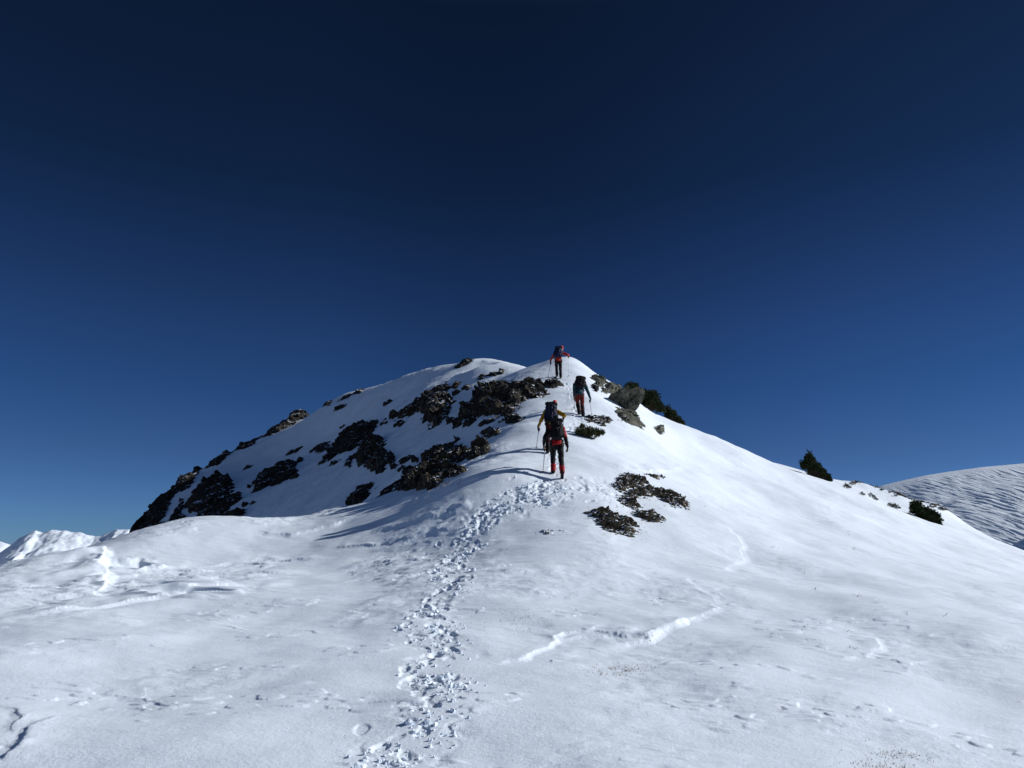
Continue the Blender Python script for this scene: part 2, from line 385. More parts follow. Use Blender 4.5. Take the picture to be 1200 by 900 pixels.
far_hill('far_mountain', [(-260,634),(-120,628),(-60,634),(0,648),(8,641),(25,630),(35,624),(42,622),(50,624.5),(62,621.5),(75,621.5),(95,624),(105,627),(112,629.5),(125,626),(138,619.5),(146,620),(152,619),(160,626),(230,630),(300,640)], 1900, 1100, 900, M['far_snow'], 60, .42, far_fn(.42, 70, 230, 5), (520, 220), 'sunlit snowy mountain far off at the left horizon')
far_hill('far_mountain', [(-300,640),(-80,630),(-20,637),(-6,634),(4,635.5),(9,637),(20,642),(60,650)], 3800, 1500, 900, M['far_snow'], 60, .4, far_fn(.4, 90, 330, 15), (160, 100), 'distant snowy peak at the left edge of the photo')
M['hill_snow'] = snow_mat('far_slope_snow', (.74,.82,.91), .05)
def hill_fn(X, Y, T):
    # near-grazing face: wind streaks falling to the lower right
    a = R(-62); u = X*math.cos(a)+Y*math.sin(a); v = -X*math.sin(a)+Y*math.cos(a)
    w = 3*fbm(X/40, Y/40, 3, 2)
    st = fbm((u+w)/12, (v+w)/1.6, 7, 3); st2 = fbm(u/6, (v+w)/.9, 9, 2)
    m = ss(0, 12, -T)
    base = np.where(T < 0, .46*T, -.5*T)-.02*(X-150)*ss(0, 30, -T)
    spur = 45*ss(30, 75, X-200-(Y-300)*.3)*ss(25, 70, -T)
    return base+m*(.24*ss(-.1,.4,st)*(1+.8*fbm(X/30, Y/30, 12, 2))+.14*st2+.9*fbm(X/26, Y/26, 14, 3)+2*fbm(X/60, Y/60, 4, 2))+spur*m
far_hill('hill_slope', [(960,600),(1000,580),(1035,568.5),(1060,562.5),(1085,557),(1110,553),(1150,547.5),(1200,543),(1290,540),(1400,545),(1500,560)], 360, 230, 200, M['hill_snow'], 1, .5, hill_fn, (900, 420), 'streaked snow slope behind the right ridge')

# ------------------------------------------------------------------ rock outcrops
def inpoly(x, y, P_):
    c = np.zeros(x.shape, bool); n = len(P_)
    for i in range(n):
        x1, y1 = P_[i]; x2, y2 = P_[(i+1)%n]
        k = ((y1 > y) != (y2 > y))
        with np.errstate(all='ignore'): xi = (x2-x1)*(y-y1)/(y2-y1+1e-12)+x1
        c ^= k & (x < xi)
    return c
ROCKS = []
def outcrop(poly, hgt, mat, label, cell=.55, thr=0., seed=1, res=None, group=None):
    far = sum(p[0] for p in poly)/len(poly) < 500
    W_ = [tuple(trace_far(px, py) if far else trace(px, py, macro)) for px, py in poly]
    cell *= .62; hgt *= .33 if hgt > .29 else .6
    xs = [p[0] for p in W_]; ys = [p[1] for p in W_]; D = sum(ys)/len(ys)
    res = res or max(.022, D*.0012)
    ext = math.sqrt(max((max(xs)-min(xs))*(max(ys)-min(ys)), .01))
    res = max(res, ext/260)
    mg = .25+cell*.4
    gx = np.arange(min(xs)-mg, max(xs)+mg, res); gy = np.arange(min(ys)-mg, max(ys)+mg, res*1.3)
    X, Y = np.meshgrid(gx, gy, indexing='ij')
    dd, _, _ = polyd(X, Y, W_+[W_[0]]); sd = np.where(inpoly(X, Y, W_), dd, -dd)
    wdt = max(.12, min(.5, sd.max()*.8))
    jag = .35*min(wdt*1.5, cell)
    sd = sd+(.22*wdt if mat in ('dark_rock', 'brown_rock') else .16*wdt if mat == 'stony' else -.05*wdt)+jag*1.5*fbm(X/(cell*1.1), Y/(cell*.9), seed, 5, .62)
    # strata dip with the slope: facets stretched along the up-right diagonal
    a = R(25); u = X*math.cos(a)+Y*math.sin(a); v = -X*math.sin(a)+Y*math.cos(a)
    if mat == 'stony': u = X/1.6; v = Y*1.25
    f1, e1 = worley(u/(cell*1.9), v/cell, seed+2); f2, e2 = worley(u/(cell*.6), v/(cell*.35), seed+6)
    env = ss(-.25*wdt, wdt, sd)
    h = hgt*(env*(.35+.75*f1+.3*f2+.25*fbm(X/cell, Y/cell, seed+8, 4))-.10-thr)
    h = h+hgt*.10*ss(0,1,env)*fbm(X/(cell*.25), Y/(cell*.25), seed+11, 3)
    if far or mat == 'brown_rock': h = h-hgt*.42*ss(.02, .42, fbm(u/(cell*2.6), v/(cell*.45), seed+31, 3))
    if mat == 'stony': h = h-hgt*.5*ss(.0, .35, fbm(X/.42+.3*Y, Y/.17, seed+21, 3))
    h = np.where(sd < -wdt*.6, -.25, h)
    Z = H(X, Y); e = .3
    gxn = (macro(X+e, Y)-macro(X-e, Y))/(2*e); gyn = (macro(X, Y+e)-macro(X, Y-e))/(2*e)
    n = np.stack([-gxn, -gyn, np.ones_like(gxn)], -1); n /= np.linalg.norm(n, axis=-1, keepdims=True)
    hh = np.clip(h, -.22, None)
    V = np.stack([X, Y, Z], -1)+n*hh[..., None]
    # ragged sideways shift so that faces are not a clean height field
    sh = hgt*.35*np.clip(h/hgt, 0, 1)
    V[..., 0] += sh*(f2-.5); V[..., 1] -= sh*(f1-.5)
    fq = gridfaces(len(gx), len(gy)); hm = hh.ravel()[fq].max(1); fq = fq[hm > -.06]
    if len(fq) < 4: return
    used = np.unique(fq); rem = np.zeros(V.shape[0]*V.shape[1], int); rem[used] = np.arange(len(used))
    V = V.reshape(-1, 3)[used]; fq = rem[fq]
    c = V.mean(0); zb = V[:, 2].min(); org = np.array((c[0], c[1], c[2]))
    me = mesh_np('rock_outcrop', V-org, fq, M[mat], False)
    o = link('rock_outcrop', me, loc=Vector(org)); tag(o, label, 'rock', group); ROCKS.append(o)
RO = [
 ([(153,628),(159,613),(175,597),(183,584),(207,571),(226,549),(233,549),(231,557),(221,573),(213,577),(205,579),(194,597),(187,613),(193,619),(183,629)], 1.6,'dark_rock','long black crag forming the lowest left skyline of the shaded flank',1.6,0),
 ([(189,628),(197,613),(205,600),(214,590),(212,600),(221,613),(223,623),(205,629)], 1.0,'dark_rock','low broken black rock just right of the lowest left crag, above the snow lip',1.2,.22),
 ([(222,598),(225,581),(242,565),(257,560),(270,563),(269,573),(274,579),(258,592),(242,597),(231,600)], 1.5,'dark_rock','large rounded black outcrop in the lower left flank',1.5,0),
 ([(231,622),(231,607),(247,601),(261,588),(279,580),(283,584),(274,595),(263,603),(283,601),(281,609),(260,613),(257,624),(243,625)], 1.3,'dark_rock','jagged black outcrop with a side arm right above the snow lip, lower left',1.3,.03),
 ([(301,576),(302,564),(317,549),(341,541),(346,545),(347,553),(338,561),(317,570)], 1.3,'dark_rock','isolated oval black outcrop on the smooth left flank',1.3,0),
 ([(312,510),(317,503),(335,493),(343,485),(357,482),(358,485),(343,493),(335,500),(322,508)], 1.0,'dark_rock','dark slanting rock on the middle of the left skyline with a pale top',1.2,0),
 ([(244,548),(255,533),(267,528),(270,532),(258,543)], 1.0,'dark_rock','small dark rock on the left skyline above the big rounded outcrop',1.0,0),
 ([(277,526),(281,519),(290,519),(300,513),(298,521),(284,527)], .8,'dark_rock','pair of small dark knobs on the left skyline',.8,.05),
 ([(336,534),(341,528),(354,524),(351,530)], .6,'dark_rock','small dark sliver above the isolated oval outcrop',.8,.05),
 ([(362,533),(375,523),(386,519),(386,524),(373,530)], .6,'dark_rock','thin dark sliver left of the two-lobed flank outcrop',.8,.05),
 ([(382,537),(394,523),(399,516),(407,505),(426,498),(440,500),(435,509),(426,515),(424,524),(410,529),(397,532),(386,540)], 1.3,'dark_rock','two-lobed black outcrop in the middle of the shaded flank',1.2,.04),
 ([(422,540),(424,531),(437,517),(447,514),(448,531),(454,545),(440,547),(427,545)], 1.5,'brown_rock','blocky dark rock with one pale sunlit face on the shaded flank',1.0,0),
 ([(452,532),(461,532),(463,542),(457,545)], .7,'dark_rock','small dark rock at the right of the block with the pale face',.7,.05),
 ([(411,594),(411,581),(423,571),(437,566),(439,573),(427,585)], .9,'dark_rock','small black rock low on the flank touching the snow lip',.9,0),
 ([(421,594),(440,583),(461,570),(478,556),(482,570),(463,581),(435,592)], .6,'dark_rock','long low strip of dark rock running down along the snow lip',.7,.12),
 ([(478,575),(483,557),(499,547),(501,536),(515,528),(531,520),(545,529),(572,530),(556,536),(539,541),(531,549),(543,556),(520,563),(514,572),(491,577)], 1.2,'brown_rock','wide dark craggy outcrop left of the lowest hiker at the edge of the sunlit snow',.9,.02),
 ([(472,557),(474,552),(499,541),(495,548)], .5,'dark_rock','dark streak of rock just above the wide craggy outcrop',.6,.08),
 ([(468,545),(471,540),(482,535),(480,541)], .5,'dark_rock','small dark rock between the pale-faced block and the wide craggy outcrop',.6,.05),
 ([(386,547),(390,543),(399,540),(395,545)], .4,'dark_rock','tiny dark rock below the two-lobed outcrop',.6,0),
 ([(404,547),(407,542),(413,540),(411,546)], .4,'dark_rock','tiny dark rock left of the pale-faced block',.6,0),
 ([(452,492),(470,483),(486,473),(488,468),(507,460),(512,455),(524,455),(521,467),(528,477),(524,491),(508,498),(501,494),(500,485),(485,484),(464,490)], 1.4,'brown_rock','tall dark outcrop with a long tail to the left, high on the flank',1.0,.02),
 ([(541,492),(543,481),(553,478),(559,473),(563,460),(570,456),(600,456),(616,456),(638,460),(635,465),(616,469),(605,476),(593,480),(607,481),(590,487),(554,490)], 1.5,'brown_rock','biggest layered brown outcrop below the summit with sunlit ledges',.9,-.06),
 ([(610,458),(617,452),(625,449),(634,448),(639,453),(630,459)], .7,'brown_rock','brown rock knob between the biggest outcrop and the upper trail',.6,0),
 ([(639,454),(641,448),(651,447),(657,453),(648,456)], .7,'dark_rock','small dark boulder beside the trail below the topmost hiker',.6,-.1),
 ([(600,453),(602,448),(611,447),(613,452)], .4,'brown_rock','flat brown stone above the right end of the biggest outcrop',.5,.05),
 ([(545,499),(553,491),(557,496),(550,501)], .6,'dark_rock','small dark rock under the left foot of the biggest outcrop',.5,0),
 ([(560,501),(568,496),(583,491),(580,496),(565,501)], .45,'dark_rock','low dark rock strip below the middle of the biggest outcrop',.5,0),
 ([(588,494),(594,489),(609,488),(612,492),(602,495)], .45,'dark_rock','low dark rock strip below the right end of the biggest outcrop',.5,0),
 ([(564,509),(575,505),(585,504),(584,508),(573,511)], .45,'brown_rock','flat rock at the shadow edge left of the second hiker from below',.5,0),
 ([(527,456),(533,450),(540,450),(535,456)], .6,'dark_rock','small dark rock just right of the tall outcrop top',.6,0),
 ([(541,457),(546,454),(551,454),(549,458)], .5,'dark_rock','tiny dark rock left of the biggest outcrop crest',.6,0),
 ([(559,445),(563,441),(568,441),(565,445)], .5,'dark_rock','tiny dark rock left end of the row under the snow dome',.6,-.1),
 ([(571,441),(576,438),(583,436),(581,440)], .5,'dark_rock','small dark rock in the middle of the row under the snow dome',.6,-.1),
 ([(583,439),(586,435),(590,434),(589,438)], .5,'dark_rock','small dark rock right end of the row under the snow dome',.6,-.1),
 ([(579,452),(584,449),(592,447),(590,451)], .5,'dark_rock','thin dark rock above the biggest outcrop',.6,0),
 ([(534,431),(543,426),(548,420),(551,422),(549,427),(540,431)], .8,'dark_rock','small dark rocks poking out on the summit dome',.8,-.1),
 ([(391,482),(395,476),(408,474),(402,479)], .7,'dark_rock','small dark rock just below the upper left skyline',.8,0),
 ([(379,476),(383,471),(388,470),(386,475)], .7,'dark_rock','small dark rock on the upper left skyline, lower of three',.8,-.05),
 ([(396,470),(403,465),(411,462),(409,467)], .7,'dark_rock','small dark rock on the upper left skyline, middle of three',.8,-.05),
 ([(412,463),(419,459),(426,456),(423,461)], .7,'dark_rock','small dark rock on the upper left skyline, highest of three',.8,-.05),
 ([(691,444),(697,441),(704,443),(711,450),(702,453),(697,447)], .5,'grey_rock','grey flat rock right of the bent hiker in teal',.6,0),
 ([(693,452),(697,450),(701,457),(698,459)], .5,'dark_rock','small dark rock under the grey flat rock beside the teal hiker',.5,-.05),
 ([(703,458),(709,452),(718,448),(730,451),(733,458),(720,461),(708,461)], .6,'grey_rock','grey broken rock on the skyline left of the pointed slab',.6,0),
 ([(718,482),(731,478),(746,482),(749,491),(755,498),(756,505),(741,499),(726,491)], .55,'grey_rock','patchy grey rock strip under the pointed slab',.5,.08),
 ([(767,503),(771,500),(777,501),(778,506),(773,509)], .4,'grey_rock','single grey stone alone on the right snow slope',.4,-.1),
 ([(684,487),(694,485),(709,485),(718,490),(709,497),(697,494),(689,493)], .35,'brown_rock','flat patchy rock at the feet of the teal hiker',.4,.05),
 ([(714,567),(722,559),(732,556),(752,561),(767,571),(750,571),(737,572),(728,575)], .22,'stony','upper strip of stones and turf showing through the sunlit snow',.16,.09),
 ([(722,584),(734,573),(752,570),(768,573),(786,576),(807,589),(807,596),(785,592),(769,580),(745,583),(750,592),(747,598),(731,592)], .27,'stony','curved middle band of stones and turf in the sunlit snow',.17,.05),
 ([(738,602),(748,598),(766,598),(781,611),(773,616),(750,610)], .22,'stony','small right hand patch of stones under the curved band',.16,.09),
 ([(684,604),(702,598),(721,604),(741,611),(750,622),(742,630),(721,628),(702,622),(697,611)], .26,'stony','lowest and darkest patch of stones and turf in the sunlit snow',.17,.05),
 ([(754,559),(765,560),(781,564),(770,565)], .15,'stony','faint line of stones right of the upper stony strip',.25,.1),
 ([(625,627),(640,624),(667,626),(645,629)], .10,'stony','thin line of stones in flat snow below the trail bend',.2,.08),
 ([(756,741),(761,739),(765,742),(762,744),(757,744)], .05,'stony','tiny turf clump on the bright edge of the snow step',.12,.02),
]
for i, (poly, hg, mt, lb, ce, th) in enumerate(RO): outcrop(poly, hg, mt, lb, ce, th, seed=100+i*7)
fl_r = random.Random(4)
for k, (px, py) in enumerate([(296,590),(286,594),(352,540),(371,526),(345,560),(392,545),(418,520),(430,511),(416,538),(446,553),(462,548),(470,551),(486,541),(500,534),(440,496),(450,498),(468,497),(512,499),(530,496),(536,500),(526,470),(534,462),(402,500),(378,541),(292,572),(270,610),(213,586),(290,548),(330,500),(455,472)]):
    w = fl_r.uniform(2.5, 6.5); t_ = fl_r.uniform(.9, 2.0)
    outcrop([(px-w, py+w*.42+.4), (px-w*.3, py-t_*.5+w*.1), (px+w, py-w*.42-.4), (px+w*.5, py+t_*.6-w*.1)], .75, 'dark_rock', 'tiny dark rock sliver poking through the shaded flank snow', .6, -.06, seed=1500+k*5, group='tiny rock slivers on the shaded left flank')
FARR = [(1000,565,5,'dark stone at the left end of the row on the far crest'),(1008,563.5,6,'second dark stone from the left on the far crest'),(1021,565,7,'low knob of dark rock on the far crest above the lone dwarf shrub'),(1028,570,6,'dark stone right of the low knob on the far crest'),
        (1036,573,5,'small stone left of the middle of the far crest'),(1045,576.5,6,'stone at the middle of the far crest'),(1054,580,6,'stone just below the line of the far crest'),(1060,577.5,6,'stone above the left side of the large pine shrub'),(1068,581,6,'stone above the middle of the large pine shrub'),(1076,583.5,5,'stone above the right side of the large pine shrub'),(1089,588,6,'second stone from the right end of the far crest'),(1094,592,7,'dark stone low at the right side of the far crest'),(1104,594.5,6,'dark stone at the right end of the far crest')]
for i, (px, py, w, lb) in enumerate(FARR):
    w *= random.uniform(.7, 1.35); outcrop([(px-w, py+1.6), (px-w*.5, py-.6), (px+w*.3, py-.8), (px+w*1.1, py+random.uniform(-.4,1.2)), (px+w*.4, py+2.2)], random.choice((.2,.3,.4)), 'dark_rock', lb, .5, .06, seed=900+i*5, group='small rocks on the far right crest')

# pointed slab: a real boulder leaning on the ridge
def slab():
    c = place(735, 478); D = c.y; px = D/F
    bm = bmesh.new()
    front = [(-25,-1),(-20,6),(-12,9),(2,10),(12,9.5),(18,9),(19,4),(14,-4),(10,-12),(4,-19),(-3,-12),(-12,-8)]
    pts = []
    for (a, b) in front:
        pts.append((a*px, -.25-.02*b+random.uniform(-.1,.1), (b+12)*px))
        pts.append((a*px*.8+.15, .75+random.uniform(-.1,.1), (b*.7+13)*px))
    for p in pts: bm.verts.new(p)
    bmesh.ops.convex_hull(bm, input=bm.verts)
    bmesh.ops.subdivide_edges(bm, edges=bm.edges, cuts=3, use_grid_fill=True)
    bmesh.ops.triangulate(bm, faces=bm.faces)
    bmesh.ops.subdivide_edges(bm, edges=bm.edges, cuts=2)
    for v in bm.verts:
        q = v.co; d = float(worley(np.array([q.x*2.2+q.y]), np.array([q.z*3.1-q.x*1.2+q.y]), 77)[0][0])-.5+float(fbm(np.array([q.x*5]), np.array([q.z*5+q.y*3]), 5, 3))*.4
        v.co += Vector((d*.10, -d*.34, d*.10))
    me = bpy.data.meshes.new('boulder'); bm.to_mesh(me); bm.free(); me.materials.append(M['grey_rock'])
    o = link('boulder', me, loc=c+Vector((0, -.35, -.12))); tag(o, 'big pointed grey slab leaning on the ridge in front of the dark pines', 'rock')
slab()

# ------------------------------------------------------------------ dwarf pines
def tuft_mesh(tips, blades, ln, wd, seed):
    r = np.random.default_rng(seed); n = len(tips)
    T = np.repeat(np.array([t[0] for t in tips]), blades, 0); Dv = np.repeat(np.array([t[1] for t in tips]), blades, 0)
    d = Dv+r.normal(0, .55, T.shape); d /= np.linalg.norm(d, axis=1, keepdims=True)
    T = T+r.normal(0, ln*.22, T.shape)
    s = np.cross(d, r.normal(0, 1, T.shape)); s /= np.linalg.norm(s, axis=1, keepdims=True)
    L = ln*r.uniform(.6, 1.2, (len(T), 1)); w = wd*r.uniform(.7, 1.3, (len(T), 1))
    V = np.stack([T-s*w*.5, T+s*w*.5, T+d*L*.7+s*w*.45, T+d*L-s*w*.2], 1).reshape(-1, 3)
    return V, np.arange(len(V)).reshape(-1, 4)
def pine(px, py, size, lobes, label, seed, cat='shrub', dens=1.0, mat='needles', name='dwarf_pine', off=(0,0,0)):
    """lobes: (x, y, z, rx, rz) in units of the shrub's size, x to the right"""
    base = place(px, py)+Vector(off); r = random.Random(seed)
    t = empty(name, base, label, cat, None)
    tips = []; bm = bmesh.new()
    for (lx, ly, lz, rx, rz) in lobes:
        c = Vector((lx, ly, lz))*size; n = int(210*dens*max(rx, .2)*max(rz, .2)*10)
        root = Vector((lx*.4, ly*.4, -.1))*size
        for k in range(n):
            a = r.uniform(0, 6.283); ph = math.acos(r.uniform(-.55, 1)); q = r.uniform(.25, 1)**.6
            rr = 1+.35*math.sin(a*3+seed)*math.sin(ph*4)
            p = c+Vector((rx*math.cos(a)*math.sin(ph), rx*math.sin(a)*math.sin(ph), rz*math.cos(ph)))*size*q*rr
            gz = Vector((0, 0, 0)); d = (p-root).normalized()+Vector((0, 0, .5))
            tips.append((tuple(p), tuple(d.normalized())))
            if k%9 == 0:
                m = root.lerp(p, .5)+Vector((r.uniform(-.1,.1), r.uniform(-.1,.1), .02))*size
                for a0, a1, r0, r1 in ((root, m, .03, .018), (m, p, .018, .006)): cyl(bm, a0, a1, r0*size*.6, r1*size*.6, 5)
    V, Fq = tuft_mesh(tips, 13, size*.085 if size > .8 else size*.13, size*.022, seed)
    me = mesh_np('foliage', V, Fq, M[mat], False); link('foliage', me, t)
    me2 = bpy.data.meshes.new('branches'); bm.to_mesh(me2); bm.free(); me2.materials.append(M['bark']); link('branches', me2, t)
    return t
def cyl(bm, p0, p1, r0, r1, n=8):
    p0 = Vector(p0); p1 = Vector(p1); d = (p1-p0)
    if d.length < 1e-6: return
    q = d.to_track_quat('Z', 'Y'); a = []; b = []
    for i in range(n):
        v = Vector((math.cos(6.28318*i/n), math.sin(6.28318*i/n), 0)); w = q@v
        a.append(bm.verts.new(p0+w*r0)); b.append(bm.verts.new(p1+w*r1))
    for i in range(n): bm.faces.new((a[i], a[(i+1)%n], b[(i+1)%n], b[i]))
    bm.faces.new(a[::-1]); bm.faces.new(b)
# big pine on the right ridge: tall point at left, lower arms stepping down to the right
pine(956, 559, 1.0, [(-.30,0,1.0,.25,.5),(-.30,0,.7,.5,.45),(-.62,0,.6,.22,.25),(0.05,0,.42,.45,.4),(.4,0,.12,.3,.38),(.7,0,-.12,.22,.35),(-.1,.2,.8,.25,.3)], 'solitary dwarf pine with a pointed top on the right ridge', 3)
pine(1083, 609, 1.0, [(-.35,0,.72,.25,.3),(-.25,0,.45,.4,.35),(.05,0,.2,.45,.38),(.42,0,.12,.35,.33),(.62,0,-.15,.25,.3),(.3,.1,.38,.25,.22),(-.82,0,.1,.26,.18)], 'wide dwarf pine shrub lower on the right ridge', 5)
pine(756, 478, 1.0, [(-.5,.8,1.38,.42,.28),(.95,.3,.0,.3,.3),(-.1,.6,.9,.42,.35),(.2,.5,.75,.4,.4),(.55,.4,.6,.42,.45),(.78,.3,.2,.3,.4),(.2,.4,.3,.5,.35),(.65,.5,.95,.22,.18)], 'dense dwarf pine right behind the pointed slab', 7, off=(0,.3,0))
pine(790, 494, .9, [(-.2,.6,.75,.3,.38),(0,.5,.45,.4,.35),(.35,.4,.15,.28,.3),(.55,.4,-.05,.25,.28),(.1,.5,.62,.22,.25)], 'smaller dwarf pine on the skyline right of the dense one', 9, off=(0,.2,0))
pine(690, 513, .62, [(-.55,0,.25,.25,.35),(-.2,0,.2,.35,.35),(.3,0,.2,.38,.32),(.65,0,.25,.25,.25),(0,.3,.35,.4,.3),(-.3,.5,.7,.12,.12)], 'low evergreen heath shrub beside the lower pair of hikers', 11, dens=.35, mat='heath', name='heath_shrub')
for i, (px, py, sz, lb) in enumerate([(992,572,.42,'tiny upright dwarf pine right of the solitary pine'),(1010,580,.25,'tiny shrub left of the pair above the far roll'),(1021,583,.34,'tiny dark shrub in the middle of the right slope edge'),(1026,586,.24,'smallest shrub right beside the tiny dark one'),(1043,594,.3,'left shrub of the small pair before the wide dwarf pine'),(1049,596,.4,'right shrub of the small pair before the wide dwarf pine')]):
    pine(px, py, sz, [(0,0,.3,.4,.4),(.4,0,.1,.3,.25)], lb, 20+i, dens=.18)

# ------------------------------------------------------------------ dry grass and snow clods (stuff)
gv = []
def grass_patch(px, py, w, h, n, ln):
    for k in range(n):
        q = trace(px+rng.normal(0, w), py+rng.normal(0, h)); gv.append((q[0], q[1], ln)) if k%2 else gv.extend([(q[0], q[1], ln), (q[0]+rng.normal(0,.02), q[1]+rng.normal(0,.03), ln)])
grass_patch(605,720,24,10,160,.022); grass_patch(728,785,18,5,150,.03); grass_patch(1055,874,22,4,120,.025); grass_patch(1035,889,20,4,140,.025); grass_patch(505,569,12,4,110,.2)
grass_patch(740,590,35,14,90,.06); grass_patch(720,615,20,8,80,.06); grass_patch(1005,703,2,1,5,.06)
for px, py in [(941,673),(958,695),(1108,728),(994,737),(1002,645),(992,626),(1000,762),(947,735),(915,832),(1060,725),(905,640)]: grass_patch(px, py, 2, 1, 4, .05)
ga = np.array([(a[0], a[1]) for a in gv]); gz = H(ga[:, 0], ga[:, 1])
T = np.stack([ga[:, 0], ga[:, 1], gz-.005], -1); Ls = np.array([a[2] for a in gv])[:, None]*rng.uniform(.4, 1.3, (len(gv), 1))
d = np.stack([rng.normal(.1, .6, len(gv)), rng.normal(0, .5, len(gv)), np.abs(rng.normal(.6, .25, len(gv)))], -1); d /= np.linalg.norm(d, axis=1, keepdims=True)
s = np.cross(d, rng.normal(0, 1, T.shape)); s /= np.linalg.norm(s, axis=1, keepdims=True); wv = .0030*(T[:, 1:2]/12+.4)
V = np.stack([T-s*wv, T+s*wv, T+d*Ls+s*wv*.3, T+d*Ls-s*wv*.3], 1).reshape(-1, 3)
tag(link('dry_grass', mesh_np('dry_grass', V, np.arange(len(V)).reshape(-1, 4), M['straw'], False)), 'straw coloured grass stalks poking through the snow', 'grass', kind='stuff')
ico = bmesh.new(); bmesh.ops.create_icosphere(ico, subdivisions=2, radius=1); iv = np.array([v.co[:] for v in ico.verts]); ifc = np.array([[v.index for v in f.verts] for f in ico.faces]); ico.free()
cv = []; cf = []; pts = []
def clods(line, n, wd):
    pa = np.array(line); seg = np.hypot(*np.diff(pa, axis=0).T); L = np.concatenate([[0], np.cumsum(seg)])
    clump = [(rng.uniform(0, L[-1]), rng.normal(0, wd*.5)) for _ in range(n//16)]
    for i in range(n):
        cs, co = clump[rng.integers(len(clump))]
        s_ = np.clip(cs+rng.normal(0, .22), 0, L[-1]-1e-3); k = int(np.searchsorted(L, s_, 'right')-1); t = (s_-L[k])/seg[k]; dd = (pa[k+1]-pa[k])/seg[k]
        p = pa[k]+(pa[k+1]-pa[k])*t+np.array((-dd[1], dd[0]))*(co+rng.normal(0, wd*.3)); pts.append(p)
clods(TRAIL, 1100, .36); clods(TRAIL2, 220, .6); clods(TR3, 90, .25)
pa = np.array(pts); pz = H(pa[:, 0], pa[:, 1]); off = 0
for i, (x, y) in enumerate(pa):
    rr = min(.05, .0075*math.exp(rng.normal(0, .6)))*(1+y/30); A = rng.normal(0, 1, 3); sc = rng.uniform(.55, 1.3, 3)
    q = Quaternion(Vector(A).normalized(), rng.uniform(0, 6)).to_matrix(); Mx = np.array(q)
    jit = 1+.28*np.sin(iv@rng.normal(0, 2.2, (3, 1))*1.5+rng.uniform(0, 6))[:, 0]+rng.normal(0, .07, len(iv))
    v = (iv*jit[:, None]*sc*rr)@Mx.T+np.array((x, y, pz[i]+rr*.25)); cv.append(v); cf.append(ifc+off); off += len(iv)
tag(link('snow_clods', mesh_np('snow_clods', np.concatenate(cv), np.concatenate(cf), M['snow'], False)), 'kicked up snow lumps along the trodden trail', 'snow', kind='stuff')

# ------------------------------------------------------------------ people
def capsule(bm, p0, r0, p1, r1, n=14, flat=None, m=3, cap=1.0):
    """tapered limb with round ends; flat=(axis vector, factor) squashes the section along that axis"""
    p0 = Vector(p0); p1 = Vector(p1); d = p1-p0; L = max(d.length, 1e-5); d = d/L
    q = d.to_track_quat('Z', 'Y'); rings = []
    for i in range(m): a = -math.pi/2+(i+.7)*(math.pi/2)/(m+.0); rings.append((math.sin(a)*r0*cap, math.cos(a)*r0))
    rings += [(0, r0), (L*.5, (r0+r1)/2), (L, r1)]
    for i in range(m): a = (i+.7)*(math.pi/2)/(m+.0); rings.append((L+math.sin(a)*r1*cap, math.cos(a)*r1))
    def fl(w):
        if flat: ax = Vector(flat[0]).normalized(); w = w-ax*(w.dot(ax))*(1-flat[1])
        return w
    R_ = []
    for (h, r) in rings:
        R_.append([bm.verts.new(p0+d*h+fl(q@Vector((math.cos(6.28318*i/n)*r, math.sin(6.28318*i/n)*r, 0)))) for i in range(n)])
    for a, b in zip(R_, R_[1:]):
        for i in range(n): bm.faces.new((a[i], a[(i+1)%n], b[(i+1)%n], b[i]))
    bm.faces.new(R_[0][::-1]); bm.faces.new(R_[-1])
def baked(name, bm, mat, parent, voxel=.014, smooth=3, wrinkle=0, seed=0, label=None):
    me = bpy.data.meshes.new(name); bmesh.ops.recalc_face_normals(bm, faces=bm.faces); bm.to_mesh(me); bm.free()
    o = bpy.data.objects.new('tmp', me); col.objects.link(o)
    a = o.modifiers.new('r', 'REMESH'); a.mode = 'VOXEL'; a.voxel_size = voxel; a.use_smooth_shade = True
    b = o.modifiers.new('s', 'SMOOTH'); b.factor = .5; b.iterations = smooth
    dg = bpy.context.evaluated_depsgraph_get(); dg.update()
    m2 = bpy.data.meshes.new_from_object(o.evaluated_get(dg)); m2.name = name
    bpy.data.objects.remove(o); bpy.data.meshes.remove(me)
    if wrinkle:
        n = len(m2.vertices); c = np.empty(n*3); m2.vertices.foreach_get('co', c); c = c.reshape(-1, 3)
        nr = np.empty(n*3); m2.vertices.foreach_get('normal', nr); nr = nr.reshape(-1, 3)
        w = fbm((c[:, 0]+c[:, 1])*7+seed, c[:, 2]*11+c[:, 1]*4, seed, 3); c += nr*(wrinkle*w)[:, None]
        m2.vertices.foreach_set('co', c.ravel())
    m2.materials.clear(); m2.materials.append(M[mat])
    for p in m2.polygons: p.use_smooth = True
    ob = link(name, m2, parent)
    if label: ob['label'] = label
    return ob
def ik(a, b, l1, l2, pole):
    a = Vector(a); b = Vector(b); d = b-a; L = min(d.length, (l1+l2)*.999); dn = d.normalized(); b = a+dn*L
    x = (l1*l1-l2*l2+L*L)/(2*L); h = math.sqrt(max(l1*l1-x*x, 0)); pl = Vector(pole); pl = (pl-dn*pl.dot(dn)).normalized()
    return a+dn*x+pl*h, b
